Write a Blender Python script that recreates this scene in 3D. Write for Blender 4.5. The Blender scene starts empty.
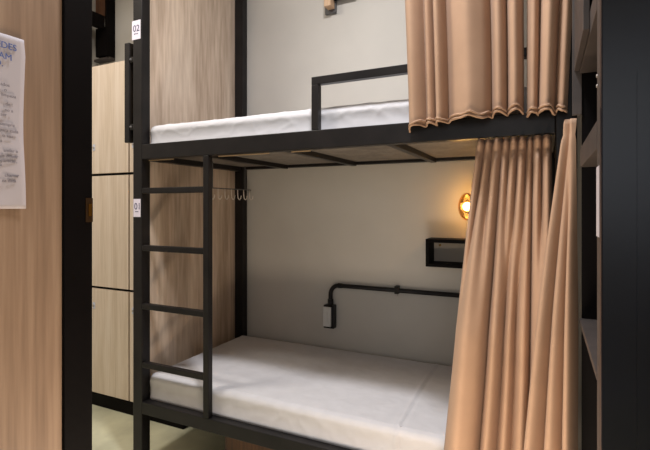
import bpy, bmesh, math, random
from mathutils import Vector, Matrix, noise
random.seed(4)
sc = bpy.context.scene
C = bpy.data.collections.new('scene'); sc.collection.children.link(C)
PI = math.pi

# ------------------------------------------------------------------ materials
def new_mat(name):
    m = bpy.data.materials.new(name); m.use_nodes = True
    nt = m.node_tree; b = nt.nodes['Principled BSDF']
    return m, nt, b
def lin(c):
    return tuple(((v/255)/12.92 if v/255 <= .04045 else ((v/255+.055)/1.055)**2.4) for v in c) + (1,)
def plain(name, c, rough=.5, metal=0, spec=.5, bump=0, bscale=200, var=0, vscale=6):
    m, nt, b = new_mat(name)
    b.inputs['Base Color'].default_value = lin(c); b.inputs['Roughness'].default_value = rough
    b.inputs['Metallic'].default_value = metal; b.inputs['Specular IOR Level'].default_value = spec
    tc = nt.nodes.new('ShaderNodeTexCoord')
    if bump:
        n = nt.nodes.new('ShaderNodeTexNoise'); n.inputs['Scale'].default_value = bscale
        nt.links.new(tc.outputs['Object'], n.inputs['Vector'])
        bp = nt.nodes.new('ShaderNodeBump'); bp.inputs['Strength'].default_value = bump; bp.inputs['Distance'].default_value = .002
        nt.links.new(n.outputs['Fac'], bp.inputs['Height']); nt.links.new(bp.outputs['Normal'], b.inputs['Normal'])
    if var:
        n = nt.nodes.new('ShaderNodeTexNoise'); n.inputs['Scale'].default_value = vscale; n.inputs['Detail'].default_value = 5
        nt.links.new(tc.outputs['Object'], n.inputs['Vector'])
        r = nt.nodes.new('ShaderNodeValToRGB')
        r.color_ramp.elements[0].position = .3; r.color_ramp.elements[1].position = .7
        r.color_ramp.elements[0].color = lin([max(0, v*(1-var)) for v in c]); r.color_ramp.elements[1].color = lin([min(255, v*(1+var)) for v in c])
        nt.links.new(n.outputs['Fac'], r.inputs['Fac']); nt.links.new(r.outputs['Color'], b.inputs['Base Color'])
    return m
def wood(name, c1, c2, c3, rough=.5, sx=9, off=0):
    """vertical-grain laminate"""
    m, nt, b = new_mat(name)
    tc = nt.nodes.new('ShaderNodeTexCoord')
    mp = nt.nodes.new('ShaderNodeMapping'); mp.inputs['Scale'].default_value = (sx, sx, .55); mp.inputs['Location'].default_value = (off, off*.7, off*.3)
    nt.links.new(tc.outputs['Object'], mp.inputs['Vector'])
    n1 = nt.nodes.new('ShaderNodeTexNoise'); n1.inputs['Scale'].default_value = 1.6; n1.inputs['Detail'].default_value = 3; n1.inputs['Distortion'].default_value = .6
    n2 = nt.nodes.new('ShaderNodeTexNoise'); n2.inputs['Scale'].default_value = 9; n2.inputs['Detail'].default_value = 6
    nt.links.new(mp.outputs['Vector'], n1.inputs['Vector']); nt.links.new(mp.outputs['Vector'], n2.inputs['Vector'])
    mx = nt.nodes.new('ShaderNodeMath'); mx.operation = 'MULTIPLY_ADD'; mx.inputs[1].default_value = .45
    a2 = nt.nodes.new('ShaderNodeMath'); a2.operation = 'MULTIPLY'; a2.inputs[1].default_value = .6
    nt.links.new(n1.outputs['Fac'], a2.inputs[0])
    nt.links.new(n2.outputs['Fac'], mx.inputs[0]); nt.links.new(a2.outputs[0], mx.inputs[2])
    r = nt.nodes.new('ShaderNodeValToRGB'); e = r.color_ramp.elements
    e[0].position = .38; e[0].color = lin(c1); e[1].position = .66; e[1].color = lin(c3)
    k = e.new(.52); k.color = lin(c2)
    nt.links.new(mx.outputs[0], r.inputs['Fac']); nt.links.new(r.outputs['Color'], b.inputs['Base Color'])
    b.inputs['Roughness'].default_value = rough
    bp = nt.nodes.new('ShaderNodeBump'); bp.inputs['Strength'].default_value = .15; bp.inputs['Distance'].default_value = .001
    nt.links.new(n2.outputs['Fac'], bp.inputs['Height']); nt.links.new(bp.outputs['Normal'], b.inputs['Normal'])
    return m
def fabric(name, c, sss=0, scale=900):
    m, nt, b = new_mat(name)
    b.inputs['Roughness'].default_value = .85; b.inputs['Specular IOR Level'].default_value = .15
    b.inputs['Sheen Weight'].default_value = .05
    tc = nt.nodes.new('ShaderNodeTexCoord'); n = nt.nodes.new('ShaderNodeTexNoise'); n.inputs['Scale'].default_value = 14; n.inputs['Detail'].default_value = 8
    nt.links.new(tc.outputs['Object'], n.inputs['Vector'])
    r = nt.nodes.new('ShaderNodeValToRGB'); r.color_ramp.elements[0].color = lin([v*.95 for v in c]); r.color_ramp.elements[1].color = lin([min(255, v*1.04) for v in c])
    nt.links.new(n.outputs['Fac'], r.inputs['Fac']); nt.links.new(r.outputs['Color'], b.inputs['Base Color'])
    w = nt.nodes.new('ShaderNodeTexNoise'); w.inputs['Scale'].default_value = scale
    nt.links.new(tc.outputs['Object'], w.inputs['Vector'])
    bp = nt.nodes.new('ShaderNodeBump'); bp.inputs['Strength'].default_value = .2; bp.inputs['Distance'].default_value = .0008
    nt.links.new(w.outputs['Fac'], bp.inputs['Height']); nt.links.new(bp.outputs['Normal'], b.inputs['Normal'])
    return m

BLACK = plain('black_paint', (25, 22, 22), .42, 0, .28, .15, 90, .22, 9)
BLACKW = plain('black_frame_wood', (13, 10, 10), .55, 0, .06, .2, 60, .15, 7)
NAVY = plain('dark_navy_lacquer', (10, 11, 19), .32, 0, .28, .08, 40, .25, 5)
WALL = plain('greige_wall_paint', (196, 190, 182), .85, 0, .2, .12, 120, .02, 3)
CEIL = plain('white_ceiling_paint', (225, 222, 215), .9)
FLOOR = plain('polished_concrete', (204, 202, 174), .42, 0, .4, .1, 30, .09, 5)
W_LOCK = wood('pale_ash_laminate', (206, 187, 166), (218, 200, 181), (227, 211, 195), .5, 12)
W_PAN = wood('greyed_oak_laminate', (170, 148, 128), (194, 172, 152), (214, 194, 174), .5, 6, 3.1)
W_LEFT = wood('tan_oak_laminate', (126, 101, 81), (142, 115, 93), (156, 129, 106), .5, 13, 7.7)
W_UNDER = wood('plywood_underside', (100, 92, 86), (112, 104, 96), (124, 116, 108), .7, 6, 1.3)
W_DARK = wood('brown_wood', (62, 36, 20), (86, 52, 30), (104, 66, 40), .5, 10, 5)
SHEET = fabric('white_cotton_sheet', (206, 203, 206))
CURT = fabric('beige_curtain_cloth', (176, 143, 118))
PAPER = plain('printed_paper', (182, 173, 177), .8)
INKB = plain('blue_ink', (72, 92, 150), .8)
INKG = plain('grey_ink', (118, 112, 118), .8)
STICK = plain('white_sticker', (226, 218, 232), .6)
INKD = plain('navy_ink', (66, 66, 100), .7)
BRASS = plain('brass', (190, 140, 60), .3, 1)
STEEL = plain('worn_steel', (185, 180, 175), .35, .8)
GREYP = plain('grey_plastic', (205, 203, 200), .5)
DARKG = plain('dark_grey_plastic', (84, 82, 82), .5)
TANW = wood('tan_wood', (184, 148, 116), (198, 162, 128), (208, 174, 142), .55, 20, 2)
EDGE = plain('pale_edge', (176, 150, 118), .8)
GREYB = plain('grey_brown_laminate', (62, 55, 52), .5, 0, .5, .1, 60, .12, 12)

def glass_amber():
    m, nt, b = new_mat('amber_glass')
    nt.nodes.remove(b)
    out = nt.nodes['Material Output']
    t = nt.nodes.new('ShaderNodeBsdfTransparent'); t.inputs['Color'].default_value = (.86, .64, .30, 1)
    g = nt.nodes.new('ShaderNodeBsdfGlossy'); g.inputs['Roughness'].default_value = .08; g.inputs['Color'].default_value = (1, .8, .55, 1)
    f = nt.nodes.new('ShaderNodeLayerWeight'); f.inputs['Blend'].default_value = .35
    mx = nt.nodes.new('ShaderNodeMixShader')
    nt.links.new(f.outputs['Facing'], mx.inputs['Fac']); nt.links.new(t.outputs[0], mx.inputs[1]); nt.links.new(g.outputs[0], mx.inputs[2])
    nt.links.new(mx.outputs[0], out.inputs['Surface'])
    return m
AMBER = glass_amber()
def emit(name, c, s):
    m, nt, b = new_mat(name); b.inputs['Emission Color'].default_value = c; b.inputs['Emission Strength'].default_value = s
    b.inputs['Base Color'].default_value = (.8, .8, .8, 1)
    return m
BULB = emit('glowing_bulb', (1, .74, .42, 1), 12)
LAMPG = emit('lamp_diffuser', (1, .93, .84, 1), 3)

# ------------------------------------------------------------------ helpers
def bx(bm, x0, x1, y0, y1, z0, z1, bev=0.0):
    vs = [bm.verts.new(p) for p in ((x0,y0,z0),(x1,y0,z0),(x1,y1,z0),(x0,y1,z0),(x0,y0,z1),(x1,y0,z1),(x1,y1,z1),(x0,y1,z1))]
    fs = [bm.faces.new([vs[i] for i in q]) for q in ((0,3,2,1),(4,5,6,7),(0,1,5,4),(1,2,6,5),(2,3,7,6),(3,0,4,7))]
    if bev:
        es = list({e for f in fs for e in f.edges})
        bmesh.ops.bevel(bm, geom=es, offset=bev, segments=2, affect='EDGES', profile=.5)
    return bm
def tube(bm, pts, r, seg=12, caps=True):
    pts = [Vector(p) for p in pts]; rings = []
    prev = None
    for i, p in enumerate(pts):
        d = (pts[min(i+1, len(pts)-1)] - pts[max(i-1, 0)]).normalized()
        if prev is None:
            up = Vector((0, 0, 1)) if abs(d.z) < .9 else Vector((1, 0, 0))
            a = d.cross(up).normalized()
        else:
            a = (prev - d*prev.dot(d)).normalized()
        prev = a; b = d.cross(a)
        rr = r[i] if isinstance(r, (list, tuple)) else r
        rings.append([bm.verts.new(p + (a*math.cos(2*PI*k/seg) + b*math.sin(2*PI*k/seg))*rr) for k in range(seg)])
    for i in range(len(rings)-1):
        for k in range(seg):
            bm.faces.new((rings[i][k], rings[i][(k+1) % seg], rings[i+1][(k+1) % seg], rings[i+1][k]))
    if caps:
        bm.faces.new(rings[0][::-1]); bm.faces.new(rings[-1])
    return bm
def lathe(bm, prof, seg=32, M=Matrix()):
    rings = [[bm.verts.new(M @ Vector((r*math.cos(2*PI*k/seg), r*math.sin(2*PI*k/seg), z))) for k in range(seg)] for r, z in prof]
    for i in range(len(rings)-1):
        for k in range(seg):
            bm.faces.new((rings[i][k], rings[i][(k+1) % seg], rings[i+1][(k+1) % seg], rings[i+1][k]))
    return bm
def obj(name, bm, m, parent=None, smooth=False, bevel=0):
    bmesh.ops.recalc_face_normals(bm, faces=bm.faces)
    me = bpy.data.meshes.new(name); bm.to_mesh(me); bm.free()
    me.materials.append(m)
    if smooth:
        for p in me.polygons: p.use_smooth = True
    o = bpy.data.objects.new(name, me); C.objects.link(o)
    if bevel:
        md = o.modifiers.new('bevel', 'BEVEL'); md.width = bevel; md.segments = 2; md.limit_method = 'ANGLE'
    if parent is not None:
        o.parent = parent
        o.matrix_parent_inverse = Matrix.Translation(parent.location).inverted() if parent.type == 'EMPTY' else Matrix()
    return o
def box(name, dims, m, parent=None, bev=.002):
    return obj(name, bx(bmesh.new(), *dims), m, parent, bevel=bev)
def thing(name, label, cat, loc, group=None):
    o = bpy.data.objects.new(name, None); C.objects.link(o); o.location = loc
    o.empty_display_size = .1
    o['label'] = label; o['category'] = cat
    if group: o['group'] = group
    return o
def tag(o, label, cat, group=None):
    o['label'] = label; o['category'] = cat
    if group: o['group'] = group
    return o
def struct(o, label=None):
    o['kind'] = 'structure'
    if label: o['label'] = label
    return o
def text_bm(bm, s, size, M, extrude=.0002, bold=0, sx=1):
    cu = bpy.data.curves.new('t', 'FONT'); cu.body = s; cu.size = size; cu.extrude = extrude; cu.offset = bold
    o = bpy.data.objects.new('t', cu); sc.collection.objects.link(o)
    bpy.context.view_layer.update()
    dg = bpy.context.evaluated_depsgraph_get()
    me = bpy.data.meshes.new_from_object(o.evaluated_get(dg))
    w = max([v.co.x for v in me.vertices] + [0])
    me.transform(Matrix.Diagonal((sx, 1, 1, 1))); me.transform(M)
    bm.from_mesh(me)
    bpy.data.objects.remove(o); bpy.data.meshes.remove(me)
    return w*sx

H = 1.27          # eye height
# ------------------------------------------------------------------ setting
WY = 2.475        # back wall face
struct(box('floor', (-3.2, 1.6, -2.2, WY+.1, -.1, 0), FLOOR, bev=0))
struct(box('ceiling', (-3.2, 1.6, -2.2, WY+.1, 3.2, 3.3), CEIL, bev=0))
struct(box('wall_back', (-3.2, 1.6, WY, WY+.1, 0, 3.2), WALL, bev=0))
struct(box('wall_far_left', (-3.3, -3.2, -2.2, WY+.1, 0, 3.2), WALL, bev=0))
struct(box('wall_right', (1.6, 1.7, -2.2, WY+.1, 0, 3.2), WALL, bev=0))
# wall behind the viewer with a window opening
b = bmesh.new()
bx(b, -3.2, -.9, -2.3, -2.2, 0, 3.2); bx(b, 1.3, 1.6, -2.3, -2.2, 0, 3.2); bx(b, -.9, 1.3, -2.3, -2.2, 0, 1.1); bx(b, -.9, 1.3, -2.3, -2.2, 2.5, 3.2)
struct(obj('wall_front', b, WALL))
b = bmesh.new()
for x in (-.9, .17, 1.25): bx(b, x, x+.05, -2.27, -2.22, 1.1, 2.5)
bx(b, -.9, 1.3, -2.27, -2.22, 1.1, 1.15); bx(b, -.9, 1.3, -2.27, -2.22, 2.45, 2.5)
struct(obj('window_1', b, BLACKW))

# wooden partition beside the viewer with its black door jamb
PX = -.82
struct(box('wall_left', (PX-.04, PX, -1.2, .557, 0, 3.2), W_LEFT, bev=.001))
j = struct(obj('trim_1', bx(bmesh.new(), PX-.07, PX+.006, (.5575), .6165, 0, 3.2), BLACKW, bevel=.002))
b = bmesh.new(); bx(b, PX+.006, PX+.0072, .601, .6163, H-.030, H+.018)
sp = obj('strike_plate', b, plain('aged_brass', (66, 46, 26), .4, .6), j); sp['label'] = 'small brass strike plate'
b = bmesh.new(); bx(b, PX+.0072, PX+.0085, .607, .613, H-.018, H+.006)
obj('latch', b, BRASS, sp)

# ------------------------------------------------------------------ paper notice
ph = bmesh.new()
y0, y1, z0, z1 = .281, .488, 1.267, 1.560
NY, NZ = 24, 40
grid = []
for i in range(NZ+1):
    t = i/NZ; row = []
    for k in range(NY+1):
        s = k/NY
        y = y0 + (y1-y0)*s - .004*math.sin(t*PI)*s
        z = z0 + (z1-z0)*t
        x = PX + .0015 + .0015*max(0, math.sin(t*PI*2.2+.4))*s**3 + .0015*(s**4) + .0012*math.sin(7*s+5*t)**2
        if t > .9 and s > .8: y -= .004*(t-.9)/.1*(s-.8)/.2
        row.append(ph.verts.new((x, y, z)))
    grid.append(row)
for i in range(NZ):
    for k in range(NY):
        ph.faces.new((grid[i][k], grid[i][k+1], grid[i+1][k+1], grid[i+1][k]))
pn = obj('paper_notice', ph, PAPER, smooth=True)
tag(pn, 'white printed paper notice with blue heading taped to the wooden partition', 'notice')
md = pn.modifiers.new('s', 'SOLIDIFY'); md.thickness = .0004
def on_paper(y, z):   # text frame on the +X face of the partition: x' -> +y, y' -> +z
    return Matrix.Translation((PX+.0058, y, z)) @ Matrix(((0, 0, 1, 0), (1, 0, 0, 0), (0, 1, 0, 0), (0, 0, 0, 1)))
def right_line(bm, s, yr, z, size, bold=0, sx=1):
    tmp = bmesh.new(); w = text_bm(tmp, s, size, Matrix(), sx=sx); tmp.free()
    text_bm(bm, s, size, on_paper(yr-w, z), bold=bold, sx=sx)
def ypix(u):
    a = (u-325)/455; return (PX+.0058)/((-.4352+.9003*a)/(.9003+.4352*a))
def zpix(v, Y): return H + (207-v-1.5)/455*(Y*.9003 - (PX+.0058)*.4352)
b = bmesh.new()
for s, yr, z in (('EDES', ypix(16.5), zpix(50.5, .474)), ('CAM', ypix(11.5), zpix(59.5, .464)), ('O.', ypix(3), zpix(65, .45))):
    right_line(b, s, yr, z, .0150, 0)
obj('heading', b, INKB, pn)
b = bmesh.new()
for s, v, u in (('ados', 85.5, 9.5), ('o', 90, 6.7), ('limpeza', 97, 16), ('de :', 105, 12.5), ('so a', 111, 13),
                ('ser', 115, 6.7), ('sempre', 125.5, 14.5), ('para cada', 132, 18.3), ('o seu', 136.5, 12.8), ('s', 140.5, 2),
                ('andar a', 151.5, 17.8), ('que deixar', 157, 18.3), ('aparecer,', 161.5, 17), ('a', 164.5, 1.7),
                ('chamar', 176, 19), ('na data', 181, 16)):
    yr = ypix(u)
    right_line(b, s, yr, zpix(v, yr), .0078, .00006)
obj('printed_lines', b, INKG, pn)
b = bmesh.new(); bx(b, PX+.0005, PX+.007, .395, .418, z0-.006, z0+.004)
t = obj('tape_piece', b, plain('clear_tape', (220, 205, 190), .25), pn)

# ------------------------------------------------------------------ lockers
LY = 1.98; XR = -1.856
lz = [.077, .757, 1.475, 2.178]
xs = [XR, XR-.43, XR-.86]
locker_names = {(0,0): 'lowest wooden locker hidden mostly behind the bunk post', (0,1): 'middle wooden locker hidden mostly behind the bunk post',
                (0,2): 'topmost wooden locker hidden mostly behind the bunk post',
                (1,0): 'pale wooden locker at floor level beside the door jamb', (1,1): 'pale wooden locker in the middle row beside the door jamb',
                (1,2): 'pale wooden locker in the top row beside the door jamb'}
for c in (0, 1):
    for r in range(3):
        xa, xb = xs[c+1], xs[c]; za, zb = lz[r], lz[r+1]
        t = thing('storage_locker', locker_names[(c, r)], 'locker', ((xa+xb)/2, LY, za), 'wooden lockers left of the bunk bed')
        b = bmesh.new()
        e = .0005
        bx(b, xa+e, xb-e, LY+.02, WY-.004, za+e, za+.018); bx(b, xa+e, xb-e, LY+.02, WY-.004, zb-.018, zb-e)
        bx(b, xa+e, xa+.018, LY+.02, WY-.004, za+.018, zb-.018); bx(b, xb-.018, xb-e, LY+.02, WY-.004, za+.018, zb-.018)
        bx(b, xa+.018, xb-.018, WY-.02, WY-.004, za+.018, zb-.018)
        obj('carcass', b, BLACKW, t)
        d = box('door', (xa+.006, xb-.006, LY, LY+.018, za+.008, zb-.008), W_LOCK, t, .001)
        # lock plate on the hinge-far side
        zc = {0: 1.27-.62, 1: 1.27+.02, 2: 1.62}[r]
        zl = {2: 1.65, 1: .735+.62, 0: .64}[r]
        xl = -2.596 if c == 1 else xa+.04
        if r != 1:
            b = bmesh.new(); bx(b, xl-.012, xl+.008, LY-.004, LY, zl-.02, zl+.02, .001)
            lp = obj('lock_plate', b, plain('pale_lock', (205, 208, 224), .4), t)
            b = bmesh.new(); tube(b, [(xl-.002, LY-.004, zl), (xl-.002, LY-.009, zl)], .006, 16); obj('key_barrel', b, STEEL, lp)
b = bmesh.new(); bx(b, xs[2], XR, LY+.004, WY-.004, 0, .0765)
tag(obj('locker_plinth', b, BLACKW, bevel=.002), 'black plinth board on the floor under the wooden lockers', 'plinth')

# black rack with two bays on the wall above the lockers
def at(u, v, Y):
    a = (u-325)/455; r = (-.4352+.9003*a)/(.9003+.4352*a); D = Y*(.9003-.4352*r)
    return r*Y, H + (207-v)/455*D
t = thing('wall_rack', 'black open rack mounted high on the wall above the lockers', 'rack', (-3.05, 2.4, 2.42))
box('upright', (-3.03, -3.005, 2.40, 2.42, 2.425, 3.0), BLACKW, t)
box('side_beam', (-3.07, -3.03, 2.10, 2.3995, 2.63, 2.73), BLACKW, t)
box('upright', (-3.08, -3.03, 2.05, 2.0995, 2.40, 3.0), BLACKW, t)
box('back_panel', (-3.16, -3.035, 2.42, 2.45, 2.44, 2.66), BLACKW, t)
box('wooden_panel', (-3.16, -3.035, 2.42, 2.45, 2.74, 3.0), W_DARK, t)
box('side_panel', (-3.02, -3.005, 2.4205, WY-.002, 2.425, 3.0), BLACKW, t)
box('shelf_board', (-3.18, -3.005, 2.42, WY-.002, 2.405, 2.4245), GREYB, t)

# wooden panel closing the foot of the bunk
pp = box('foot_panel', (-1.852, -1.826, 1.63, WY-.003, .27, 2.84), W_PAN, None, .001)
tag(pp, 'tall greyed oak panel closing the foot end of the bunk bed', 'panel')

# ------------------------------------------------------------------ bunk bed
bed = thing('bunk_bed', 'black steel double bunk bed with ladder and guard rails', 'bed', (-.86, 2.0, 0))
XL, XRr, YF, YB = -1.82, .09, 1.60, WY-.008
PW, PD = .060, .052
for (x0_, y0_) in ((XL, YF), (XRr-PW, YF), (XL, YB-PD), (XRr-PW, YB-PD)):
    box('post', (x0_, x0_+PW, y0_, y0_+PD, 0, 3.195), BLACK, bed, .003)
x0i, x1i = XL+PW, XRr-PW
for za, zb in ((.266, .325), (1.501, 1.574)):
    box('side_rail', (x0i, x1i, YF, YF+.042, za, zb), BLACK, bed, .003)
    box('side_rail', (x0i, x1i, YB-.042, YB, za+.012, zb-.01), BLACK, bed, .003)
    box('end_rail', (XL+.008, XL+.05, YF+PD, YB-PD, za, zb), BLACK, bed, .003)
    box('end_rail', (XRr-.05, XRr-.008, YF+PD, YB-PD, za, zb), BLACK, bed, .003)
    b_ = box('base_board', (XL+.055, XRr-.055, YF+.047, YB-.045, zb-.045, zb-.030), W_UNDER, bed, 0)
    for xsl in (-1.44, -.986, -.532, -.09):
        box('slat', (xsl-.015, xsl+.015, YF+.042, YB-.042, min(za+.004, zb-.056), zb-.0455), BLACK, bed, .002)
# pale edge of the board showing along the rail
for xa_, xb_ in ((-1.765, -1.60), (-1.33, -1.06), (-.95, -.86)):
    obj('pale_board_edge', bx(bmesh.new(), xa_, xb_, YF+.0425, YF+.0468, 1.497, 1.5035), EDGE, bed)
# ladder
for xs_, nm in ((-1.381, 'ladder_stile'),):
    box(nm, (xs_, xs_+.031, YF-.002, YF+.028, .326, 1.5005), BLACK, bed, .003)
for z in (1.349, 1.071, .788, .504):
    b = bmesh.new(); bx(b, XL+PW, -1.381, YF, YF+.026, z-.014, z+.014)
    obj('ladder_rung', b, BLACK, bed, bevel=.004)
# guard rail of the upper bunk
g = box('guard_rail', (-.836, x1i, YF+.004, YF+.034, 1.755, 1.786), BLACK, bed, .002)
box('guard_post', (-.836, -.806, YF+.004, YF+.034, 1.5745, 1.7545), BLACK, bed, .002)
# grab bar outside the foot post
b = bmesh.new(); bx(b, -1.886, -1.852, YF+.005, YF+.035, 1.59, 2.085)
gb = obj('grab_bar', b, BLACK, bed, bevel=.003)
b = bmesh.new(); bx(b, -1.852, XL, YF+.008, YF+.03, 1.650, 1.680); obj('bracket', b, BLACK, gb, bevel=.002); b = bmesh.new(); bx(b, -1.852, XL, YF+.008, YF+.03, 1.985, 2.012)
obj('bracket', b, BLACK, gb, bevel=.002)
for z in (1.998, 1.665):
    b = bmesh.new(); lathe(b, [(0.0001, -.004), (.005, -.003), (.006, 0), (.006, .003)], 16, Matrix.Translation((-1.842, YF+.005, z)) @ Matrix.Rotation(PI/2, 4, 'X') @ Matrix.Scale(-1, 4, (0, 0, 1)))
    o = obj('bolt', b, DARKG, gb, smooth=True)
# number stickers
def sticker(u0, u1, va, vb, txt):
    x0_, z1_ = at(u0, va, YF); x1_, z0_ = at(u1, vb, YF)
    b = bmesh.new(); bx(b, x0_, x1_, YF-.0012, YF-.0002, z0_, z1_)
    s = obj('number_sticker', b, STICK, bed); s['label'] = 'white number sticker reading '+txt
    b = bmesh.new()
    M = Matrix.Translation((0, YF-.0016, 0)) @ Matrix.Rotation(PI/2, 4, 'X')
    w = x1_-x0_
    tmp = bmesh.new(); tw = text_bm(tmp, txt, .045, Matrix()); tmp.free()
    k = min(1, w*.86/tw)
    text_bm(b, txt, .045, Matrix.Translation((x0_+w*.5-tw*k/2, 0, z0_+(z1_-z0_)*.42)) @ M, bold=.0002, sx=k)
    for q in range(3):
        bx(b, x0_+w*(.25+.17*q), x0_+w*(.37+.17*q), YF-.0018, YF-.0014, z0_+(z1_-z0_)*.27, z0_+(z1_-z0_)*.32)
    obj('digits', b, INKD, s)
sticker(132.2, 140.6, 21.5, 38.5, '02')
sticker(133.6, 140.6, 199, 217, '01')

# ------------------------------------------------------------------ mattresses
def mattress(zt, zb, seed, label, ya, crease=None, lumps=1.0):
    x0_, x1_, yb = XL+.061, XRr-.062, YB-.046
    bm = bmesh.new()
    NX, NYY = 220, 100
    R = .03
    # superellipse-like section: rows go from bottom front, over the top, to bottom back
    prof = []
    def addp(y, z): prof.append((y, z))
    for i in range(10): addp(ya+.004*math.sin(i/9*PI) - .0, zb+(zt-R-zb)*i/9)
    for i in range(1, 9):
        a = i/9*PI/2; addp(ya+R-R*math.cos(a), zt-R+R*math.sin(a))
    for i in range(70): addp(ya+R+(yb-ya-2*R)*i/69, zt)
    for i in range(1, 9):
        a = i/9*PI/2; addp(yb-R+R*math.sin(a), zt-R+R*math.cos(a))
    for i in range(6): addp(yb, zt-R-(zt-R-zb)*i/5)
    rows = []
    for i in range(NX+1):
        s = i/NX
        # cluster near ends for rounding
        x = x0_+(x1_-x0_)*s
        e = min(x-x0_, x1_-x); k = 1.0; RE = .018
        if e < RE: k = math.sqrt(max(0, 1-((RE-e)/RE)**2))
        row = []
        for (y, z) in prof:
            zz = z
            cy = (ya+yb)/2
            top = max(0, (z-zb)/(zt-zb))
            # end rounding lowers top and pulls in corners
            zz = z - (1-k)*R*top
            yy = cy+(y-cy)*(1-(1-k)*.03)
            n1 = noise.noise(Vector((x*2.2+seed, y*3.1, seed)))
            n2 = noise.noise(Vector((x*7+seed, y*16+3*x, z*9)))
            n3 = noise.noise(Vector((x*5+y*14+seed*2, y*7-x*12, z*14)))
            wr = max(0, 1-abs(n3)*7)*.0035 + max(0, 1-abs(n2)*8)*.003
            if z > zt-.001 and yb-R > y > ya+R*.5:
                zz += (.008*n1 + wr)*lumps
            elif y < ya+R*1.0:
                m = math.sin(min(1, (z-zb)/(zt-zb))*PI)
                yy += -(.004*n1+wr*.9)*lumps*(m+.25)+.004; zz += .004*n1*top*lumps
            if crease is not None and y < yb-R:
                dx = x-(crease+.008*math.sin(y*5))
                amp = .006*math.exp(-(dx/.006)**2) - .004*math.exp(-((dx-.014)/.007)**2)
                if z > zt-.001: zz += amp
                elif y < ya+R: yy -= amp*.8
            row.append(bm.verts.new((x, yy, zz)))
        rows.append(row)
    n = len(prof)
    for i in range(NX):
        for k in range(n-1):
            bm.faces.new((rows[i][k], rows[i+1][k], rows[i+1][k+1], rows[i][k+1]))
        bm.faces.new((rows[i][n-1], rows[i+1][n-1], rows[i+1][0], rows[i][0]))
    bm.faces.new(rows[0]); bm.faces.new(rows[-1][::-1])
    o = obj('mattress', bm, SHEET, smooth=True)
    tag(o, label, 'mattress', 'sheeted mattresses on the bunk bed')
    return o
mattress(.447, .326, 3.3, 'white sheeted mattress on the lower bunk partly in shade', YF+.036, crease=-.505, lumps=.45)
mattress(1.672, 1.575, 9.1, 'white sheeted mattress on the upper bunk behind the guard rail', YF+.038, lumps=.45)

# ------------------------------------------------------------------ curtains
def curtain(name, path, z0, z1, nft, nfb, at_, ab_, label, seed, gather=True, hem_amp=0, N=420, NZ=80, zbot=None, group='beige curtains of the bunks', pinch=.045):
    """path(s,t)->(x,y) centre line (t: 0 top .. 1 bottom); nft small folds at the top open into nfb broad ones below"""
    bm = bmesh.new(); rnd = random.Random(seed)
    def folds(nf, lo, hi):
        kn = list(nf) if isinstance(nf, (list, tuple)) else [rnd.uniform(lo, hi) for _ in range(nf)]
        nf = len(kn); tot = sum(kn); acc = [0]
        for k in kn: acc.append(acc[-1]+k/tot)
        fam = [rnd.uniform(.7, 1.15) for _ in range(nf)]
        def F(s):
            s = min(1, max(0, s))
            for i in range(nf):
                if s <= acc[i+1] or i == nf-1:
                    f = min(1, max(0, (s-acc[i])/(acc[i+1]-acc[i]))); break
            w = acc[i+1]-acc[i]
            a = fam[i]*min(1.25, .55+.5*w*nf)
            return a*(.5-.5*math.cos(f*2*PI))**(1.0 if w*nf < 1.3 else .6), a*math.sin(f*2*PI)*min(1, w*nf)
        return F
    FT = folds(nft, .7, 1.3); FB = folds(nfb, .5, 1.6)
    ph_ = rnd.uniform(0, 6.28)
    rows = []
    for j in range(NZ+1):
        t = j/NZ; row = []
        u = min(1, t*2.0); u = u*u*(3-2*u)
        for i in range(N+1):
            s = i/N
            d = .05*t*math.sin(3.5*s+ph_)*s*(1-s)*4 + .012*noise.noise(Vector((s*4, t*3, seed)))*t
            a1, b1 = FT(s+d*.5); a2, b2 = FB(s+d)
            x, y = path(s, t); xa_, ya_ = path(min(1, s+.01), t); xb_, yb_ = path(max(0, s-.01), t)
            dx, dy = xa_-xb_, ya_-yb_; L = math.hypot(dx, dy) or 1; nx, ny = dy/L, -dx/L
            kt = 1
            if gather:
                dz = (z1-z0)*t
                kt = 1-.55*math.exp(-((dz-pinch)/.013)**2)
            off = (1-u)*at_*kt*(a1-.45) + u*ab_*(a2-.45) + .15*u*at_*(a1-.45)
            off += .0016*noise.noise(Vector((s*14, t*4, seed))) + .0035*noise.noise(Vector((s*6, t*9, seed+5)))*t
            side = -(1-u)*at_*.06*b1 - u*ab_*.10*b2
            zb = z0 + (hem_amp*(noise.noise(Vector((s*7, 3.1, seed)))+.5*noise.noise(Vector((s*19, 1.3, seed)))) if hem_amp else 0)
            if zbot: zb += zbot(s)
            row.append(bm.verts.new((x+nx*off+dx/L*side, y+ny*off+dy/L*side, z1 + (zb-z1)*t)))
        rows.append(row)
    for j in range(NZ):
        for i in range(N):
            bm.faces.new((rows[j][i], rows[j][i+1], rows[j+1][i+1], rows[j+1][i]))
    hem = [v.co.copy() for v in rows[-1]]
    o = obj(name, bm, CURT, None, smooth=True)
    md = o.modifiers.new('thick', 'SOLIDIFY'); md.thickness = .0016
    tag(o, label, 'curtain', group)
    return o, hem
def lerp(a, b, t): return a+(b-a)*t

# lower bunk curtain
def p_low(s, t):
    xl = lerp(-.207, -.341, t**.95); xr = lerp(.018, .03, t)
    y = lerp(1.618, 1.548, min(1, t*2.2))
    return lerp(xl, xr, s), y
curtain('curtain', p_low, .12, 1.497, 9, [.38, .15, .11, .14, .22], .046, .088, 'long beige gathered curtain drawn aside on the lower bunk', 11, NZ=90)
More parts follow.
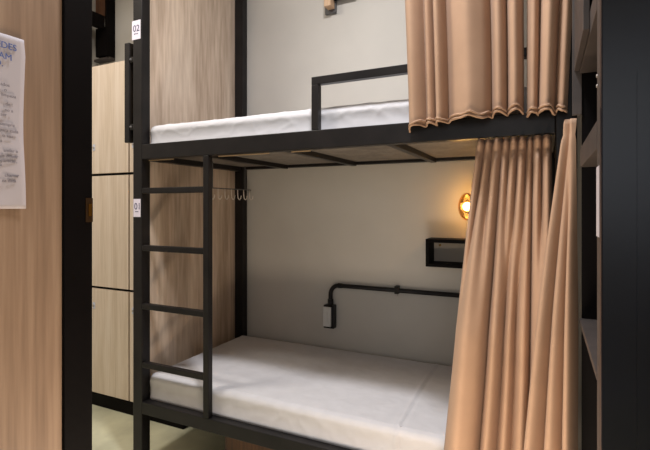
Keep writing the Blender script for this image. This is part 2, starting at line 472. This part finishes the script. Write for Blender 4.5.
# neighbouring curtain at the head end
def p_side(s, t):
    # runs from the far corner towards the viewer; swings out to the left lower down
    xa_ = lerp(.060, -.100, t**.8); ya_ = lerp(1.555, 1.46, min(1, t*1.3))
    xb_ = lerp(.078, .073, t); yb_ = lerp(1.53, 1.42, min(1, t*1.3))
    return lerp(xa_, xb_, s), lerp(ya_, yb_, s)
curtain('curtain', p_side, .10, 1.532, 2, [.4, .33, .27], .018, .062, 'beige curtain swinging out between the bed post and the dark cabinet', 23, NZ=90, N=260)
# upper bunk curtains (outside the rail)
def hemline(hem, parent, h=.014):
    pass
def p_up1(s, t): return lerp(lerp(-.484, -.432, t), -.062, s), 1.552
o1, hem1 = curtain('curtain', p_up1, 1.556, 2.98, 8, [.17, .09, .09, .36, .15, .14], .03, .080, 'wide beige curtain hanging over the left of the upper bunk opening', 31, gather=False, hem_amp=.012,
        zbot=lambda s: -.012*(1-s)+.010*s - .012*max(0, 1-s*9))
def p_up2(s, t): return lerp(-.050, lerp(.130, .060, t), s), 1.552
o2, hem2 = curtain('curtain', p_up2, 1.558, 2.98, 3, [.32, .40, .28], .03, .060, 'narrow beige curtain hanging at the head end of the upper bunk', 47, gather=False, hem_amp=.010, N=200)
# rolled hems, bunched up
def hem_roll(hem, parent, seed):
    mono = [hem[0]]
    for p in hem[1:]:
        if p.x > mono[-1].x + .0012: mono.append(p)
    hem = mono
    bm = bmesh.new()
    for q, (dz, dy, amp_) in enumerate(((.003, -.004, .004), (.014, -.006, .007))):
        pts = [Vector((p.x, p.y+dy+.6*amp_*noise.noise(Vector((p.x*40, q*4.0, seed))), p.z+dz+amp_*1.2*noise.noise(Vector((p.x*28, 9+q*3, seed))))) for p in hem]
        tube(bm, pts, [.0036+.0016*noise.noise(Vector((p.x*30, 2+q, seed))) for p in pts], 8)
    o = obj('hem', bm, CURT, parent, smooth=True)
hem_roll(hem1, o1, 1.0); hem_roll(hem2, o2, 2.0)
# curtain rails are parts of the bed
b = bmesh.new(); tube(b, [(-.46, 1.575, 3.0), (.085, 1.575, 3.0)], .008, 12)
bx(b, -.40, -.38, 1.565, 1.60, 2.99, 3.01); bx(b, .06, .08, 1.565, 1.60, 2.99, 3.01)
obj('curtain_rail', b, BLACK, bed)
box('top_rail', (x0i, x1i, YF, YF+.042, 3.0, 3.06), BLACK, bed, .003)

# ------------------------------------------------------------------ hook rail hanging at the foot end
hr = thing('hook_rail', 'thin coat hook rail with small metal hooks at the foot of the lower bunk', 'hook rail', (-1.70, 2.2, 1.38))
b = bmesh.new(); tube(b, [(-1.70, 2.01, 1.378), (-1.70, 2.425, 1.378)], .0032, 8); obj('rail', b, DARKG, hr, smooth=True)
for y in (2.05, 2.36): obj('hanging_rod', tube(bmesh.new(), [(-1.70, y, 1.378), (-1.70, y, 1.5285)], .0026, 8), DARKG, hr)
first = None
for i in range(7):
    y = 2.035 + i*.062
    if first is None:
        b = bmesh.new()
        pts = [(0, 0, .002), (0, 0, -.03)] + [(0.006*0+.014*math.sin(a), 0, -.03-.02+.02*math.cos(a)) for a in [k/8*PI for k in range(1, 9)]]
        pts = [(0, 0, 0), (.001, 0, -.035), (.004, 0, -.055), (.014, 0, -.064), (.024, 0, -.055), (.027, 0, -.038)]
        tube(b, pts, .0028, 8)
        h = obj('hook', b, plain('pale_glint', (226, 214, 202), .4), None, smooth=True); first = h  # pale non-metal colour stands in for the bright glints on the hooks
    else:
        h = first.copy(); C.objects.link(h)
    h.parent = hr; h.location = Vector((-1.70, y, 1.378)) - hr.location
# (hooks are positioned in the rail's own frame)

# ------------------------------------------------------------------ electrical conduit + box
cd = thing('conduit_pipe', 'black conduit pipe with socket box on the wall above the lower bunk', 'conduit', (-.8, WY, .8))
yc = WY-.02; xc = -1.150; zc = .806
pts = [(xc, yc, .69), (xc, yc, zc-.055)] + [(xc+.055-.055*math.cos(a), yc, zc-.055+.055*math.sin(a)) for a in [k/8*PI/2 for k in range(1, 9)]] + [(-.02, yc, zc)]
b = bmesh.new(); tube(b, pts, .0125, 16); obj('pipe', b, BLACK, cd, smooth=True)
b = bmesh.new(); tube(b, [(xc, yc, .690), (xc, yc, .722)], .017, 16); obj('coupling', b, BLACK, cd); b = bmesh.new(); tube(b, [(xc+.075, yc, zc), (xc+.05, yc, zc)], .0145, 16)
obj('coupling', b, BLACK, cd, smooth=False)
b = bmesh.new(); bx(b, -.752, -.730, WY-.038, WY-.002, zc-.018, zc+.026, .002); cl = obj('clamp', b, BLACK, cd)
b = bmesh.new(); tube(b, [(-.741, WY-.03, zc-.030), (-.741, WY-.03, zc-.014)], .007, 10); obj('screw', b, STEEL, cl)
sb = box('socket_box', (-1.185, -1.118, WY-.046, WY-.003, .552, .690), BLACK, cd, .004)
b = bmesh.new(); bx(b, -1.183, -1.132, WY-.058, WY-.046, .565, .680, .003); fp = obj('cover_plate', b, GREYP, sb); fp['label'] = 'light grey cover plate'
b = bmesh.new(); bx(b, -1.172, -1.150, WY-.061, WY-.058, .598, .648, .001); obj('socket', b, GREYP, fp)

# box shelf
sh = thing('box_shelf', 'small black open box shelf on the wall under the amber lamp', 'shelf', (-.4, WY, .96))
sx0, sx1, sy = -.556, -.20, 2.345
sz0, sz1, th = .962, 1.105, .018
box('top_board', (sx0, sx1, sy, WY-.003, sz1-th, sz1), BLACKW, sh, .001)
box('bottom_board', (sx0, sx1, sy, WY-.003, sz0, sz0+th), BLACKW, sh, .001)
box('side_board', (sx0, sx0+th, sy, WY-.003, sz0+th, sz1-th), BLACKW, sh, .001)
box('side_board', (sx1-th, sx1, sy, WY-.003, sz0+th, sz1-th), BLACKW, sh, .001)
b = bmesh.new()
bx(b, sx0+th, sx1-th, WY-.012, WY-.003, sz0+th, sz1-th-.004)
obj('back_board', b, plain('shelf_back', (160, 148, 134), .6), sh)
b = bmesh.new(); lathe(b, [(.0001, -.006), (.005, -.005), (.006, 0)], 12, Matrix.Translation((sx0+.05, WY-.012, 1.066)) @ Matrix.Rotation(PI/2, 4, 'X') @ Matrix.Scale(-1, 4, (0, 0, 1)))
obj('screw', b, BRASS, sh, smooth=True)

# amber sconce
lx, lyy, lzz = -.357, WY-.075, 1.272
ls = thing('wall_lamp', 'lit wall lamp with an amber glass shade half behind the curtain', 'lamp', (lx, WY, lzz))
b = bmesh.new(); R90 = Matrix.Rotation(PI/2, 4, 'X')
lathe(b, [(.0001, .0), (.038, 0), (.038, .012), (.030, .018), (.012, .020), (.012, .038), (.0001, .038)], 32, Matrix.Translation((lx, WY-.003, lzz)) @ R90)
obj('base_plate', b, BRASS, ls, smooth=False)
b = bmesh.new()
prof = [(.014+.0, .030), (.026, .032), (.042, .040), (.055, .052), (.062, .066), (.063, .078), (.058, .092), (.047, .104), (.032, .111), (.016, .114), (.0005, .115)]
lathe(b, prof, 36, Matrix.Translation((lx, WY, lzz)) @ Matrix.Diagonal((.70, 1, 1.12, 1)) @ R90)
obj('glass_shade', b, AMBER, ls, smooth=True)
b = bmesh.new(); lathe(b, [(.008, .034), (.010, .045), (.019, .060), (.023, .072), (.020, .084), (.010, .093), (.0005, .095)], 24, Matrix.Translation((lx, WY, lzz)) @ R90)
obj('bulb', b, BULB, ls, smooth=True)

# wooden peg bracket on upper wall
wb = thing('wall_bracket', 'small wooden block on a black bracket high on the upper bunk wall', 'bracket', (-1.14, WY, 2.4))
xq0, zq0 = at(325.5, 15, WY-.01); xq1, _ = at(336.5, 15, WY-.01)
box('plate_and_shadow', (xq0, xq1, WY-.016, WY-.003, zq0, zq0+.20), DARKG, wb, .001)  # plate behind the block; its grey lower end stands in for the shadow there
xw0, zw0 = at(325, 7.5, WY-.06); xw1, _ = at(331.5, 7, WY-.06)
box('wooden_block', (xw0, xw1, WY-.075, WY-.0165, zw0, zw0+.16), TANW, wb, .002)
xr1, zr = at(357, 1, WY-.02)
box('arm', (xw1+.001, xr1, WY-.045, WY-.0165, zq0+.068, zq0+.093), BLACKW, wb, .001)

# ------------------------------------------------------------------ storage under the bed
ub = thing('storage_box', 'dark brown wooden storage box pushed under the lower bunk', 'box', (-.55, 2.0, 0))
ux0, ux1, uy0, uy1 = -1.37, -.12, 1.74, 2.35
b = bmesh.new()
bx(b, ux0, ux1, uy0, uy0+.02, .012, .20); bx(b, ux0, ux1, uy1-.02, uy1, .012, .20)
bx(b, ux0, ux0+.02, uy0+.02, uy1-.02, .012, .20); bx(b, ux1-.02, ux1, uy0+.02, uy1-.02, .012, .20); bx(b, ux0+.02, ux1-.02, uy0+.02, uy1-.02, .012, .03)
obj('body', b, W_DARK, ub, bevel=.002)
box('lid', (ux0-.005, ux1+.005, uy0-.005, uy1+.005, .2002, .216), W_DARK, ub, .002)
b = bmesh.new()
for x in (ux0+.04, ux1-.08):
    for y in (uy0+.03, uy1-.07): obj('foot', bx(bmesh.new(), x, x+.04, y, y+.04, 0, .0118), BLACKW, ub)

# ------------------------------------------------------------------ dark cabinet on the right
cb = thing('shelf_cabinet', 'tall dark navy cabinet with open shelves in its side at the right edge', 'cabinet', (.4, 1.2, 0))
CX, CY = .089, .95
box('front_panel', (CX, .86, CY-.022, CY, 0, 2.60), NAVY, cb, .002)
b = bmesh.new(); bx(b, CX+.052, .82, CY-.0235, CY-.0222, .12, 1.50)
obj('reflection_panel', b, NAVY, cb)  # thin slab shaped to stand in for a faint reflection on the front
box('front_stile', (CX+.0005, CX+.02, CY+.0002, CY+.058, 0, 2.60), GREYB, cb, .001)
box('back_panel', (CX+.20, CX+.22, CY+.0602, 1.496, 0, 2.60), BLACKW, cb, 0)
box('rear_panel', (CX+.0065, CX+.22, 1.4965, 1.51, 0, 2.60), BLACKW, cb, 0)
YE = 1.50
box('shelf', (CX, CX+.199, CY+.06, 1.475, 1.648, 1.70), GREYB, cb, .001)
box('shelf', (CX, CX+.199, CY+.06, 1.455, 1.381, 1.435), GREYB, cb, .001)
box('shelf', (CX, CX+.199, CY+.06, 1.49, .938, .952), GREYB, cb, .001)
box('shelf', (CX, CX+.199, CY+.06, 1.49, .03, .05), GREYB, cb, .001)
# slanting side board of the upper section with its short drop
b = bmesh.new(); bx(b, CX-.013, CX-.0005, CY+.20, 1.49, 1.66, 2.6)
obj('side_board', b, GREYB, cb, bevel=.001)
b = bmesh.new(); bx(b, CX-.018, CX+.006, 1.4905, 1.503, 1.535, 2.6)
obj('rear_stile', b, GREYB, cb, bevel=.001)
b = bmesh.new()
for z in (1.499, 1.518): lathe(b, [(.0001, .002), (.0028, .0015), (.0034, 0)], 10, Matrix.Translation((CX, 1.00, z)) @ Matrix.Rotation(-PI/2, 4, 'Y'))
obj('screw', b, STEEL, cb, smooth=True)
b = bmesh.new(); bx(b, CX-.0012, CX-.0004+.0006, CY+.004, CY+.052, 1.215, 1.345)
tag(obj('paper_sheet', b, PAPER), 'narrow white paper sheet stuck on the edge of the dark cabinet', 'notice')

# ------------------------------------------------------------------ lights
def area(name, loc, rot, sx_, sy_, power, col, shape='RECTANGLE'):
    L = bpy.data.lights.new(name, 'AREA'); L.shape = shape; L.size = sx_
    if shape == 'RECTANGLE': L.size_y = sy_
    L.energy = power; L.color = col
    o = bpy.data.objects.new(name, L); C.objects.link(o); o.location = loc; o.rotation_euler = rot
    return o
area('ceiling_light', (-.45, 1.0, 3.16), (0, 0, 0), .24, .24, 43, (.94, .96, 1), 'DISK')
area('locker_fill', (-2.2, .8, 3.17), (0, 0, 0), .5, .5, 34, (1, .94, .85), 'DISK')  # unseen warm fill light, added to brighten the lockers
area('window_daylight', (.2, -2.15, 1.8), (PI/2, 0, 0), 2.0, 1.3, 14, (.95, .97, 1.0))
area('floor_bounce', (-.22, .79, .02), (PI, 0, 0), .5, .32, 19, (1, .82, .64))
P = bpy.data.lights.new('bulb_light', 'POINT'); P.energy = 1.6; P.color = (1, .72, .45); P.shadow_soft_size = .02
po = bpy.data.objects.new('bulb_light', P); C.objects.link(po); po.location = (lx, WY-.10, lzz)
w = bpy.data.worlds.new('world'); sc.world = w; w.use_nodes = True
w.node_tree.nodes['Background'].inputs[0].default_value = (.75, .85, 1, 1); w.node_tree.nodes['Background'].inputs[1].default_value = .6

# ------------------------------------------------------------------ camera
cam = bpy.data.cameras.new('camera'); co = bpy.data.objects.new('camera', cam); C.objects.link(co)
cam.sensor_width = 36; cam.lens = 455/650*36; cam.shift_y = -18/650; cam.clip_start = .02
co.location = (0, 0, H); co.rotation_euler = (PI/2, 0, math.radians(25.8))
sc.camera = co
sc.view_settings.view_transform = 'Standard'; sc.view_settings.look = 'None'; sc.view_settings.gamma = 1
sc.view_settings.use_curve_mapping = False
sc.view_settings.exposure = 0.15
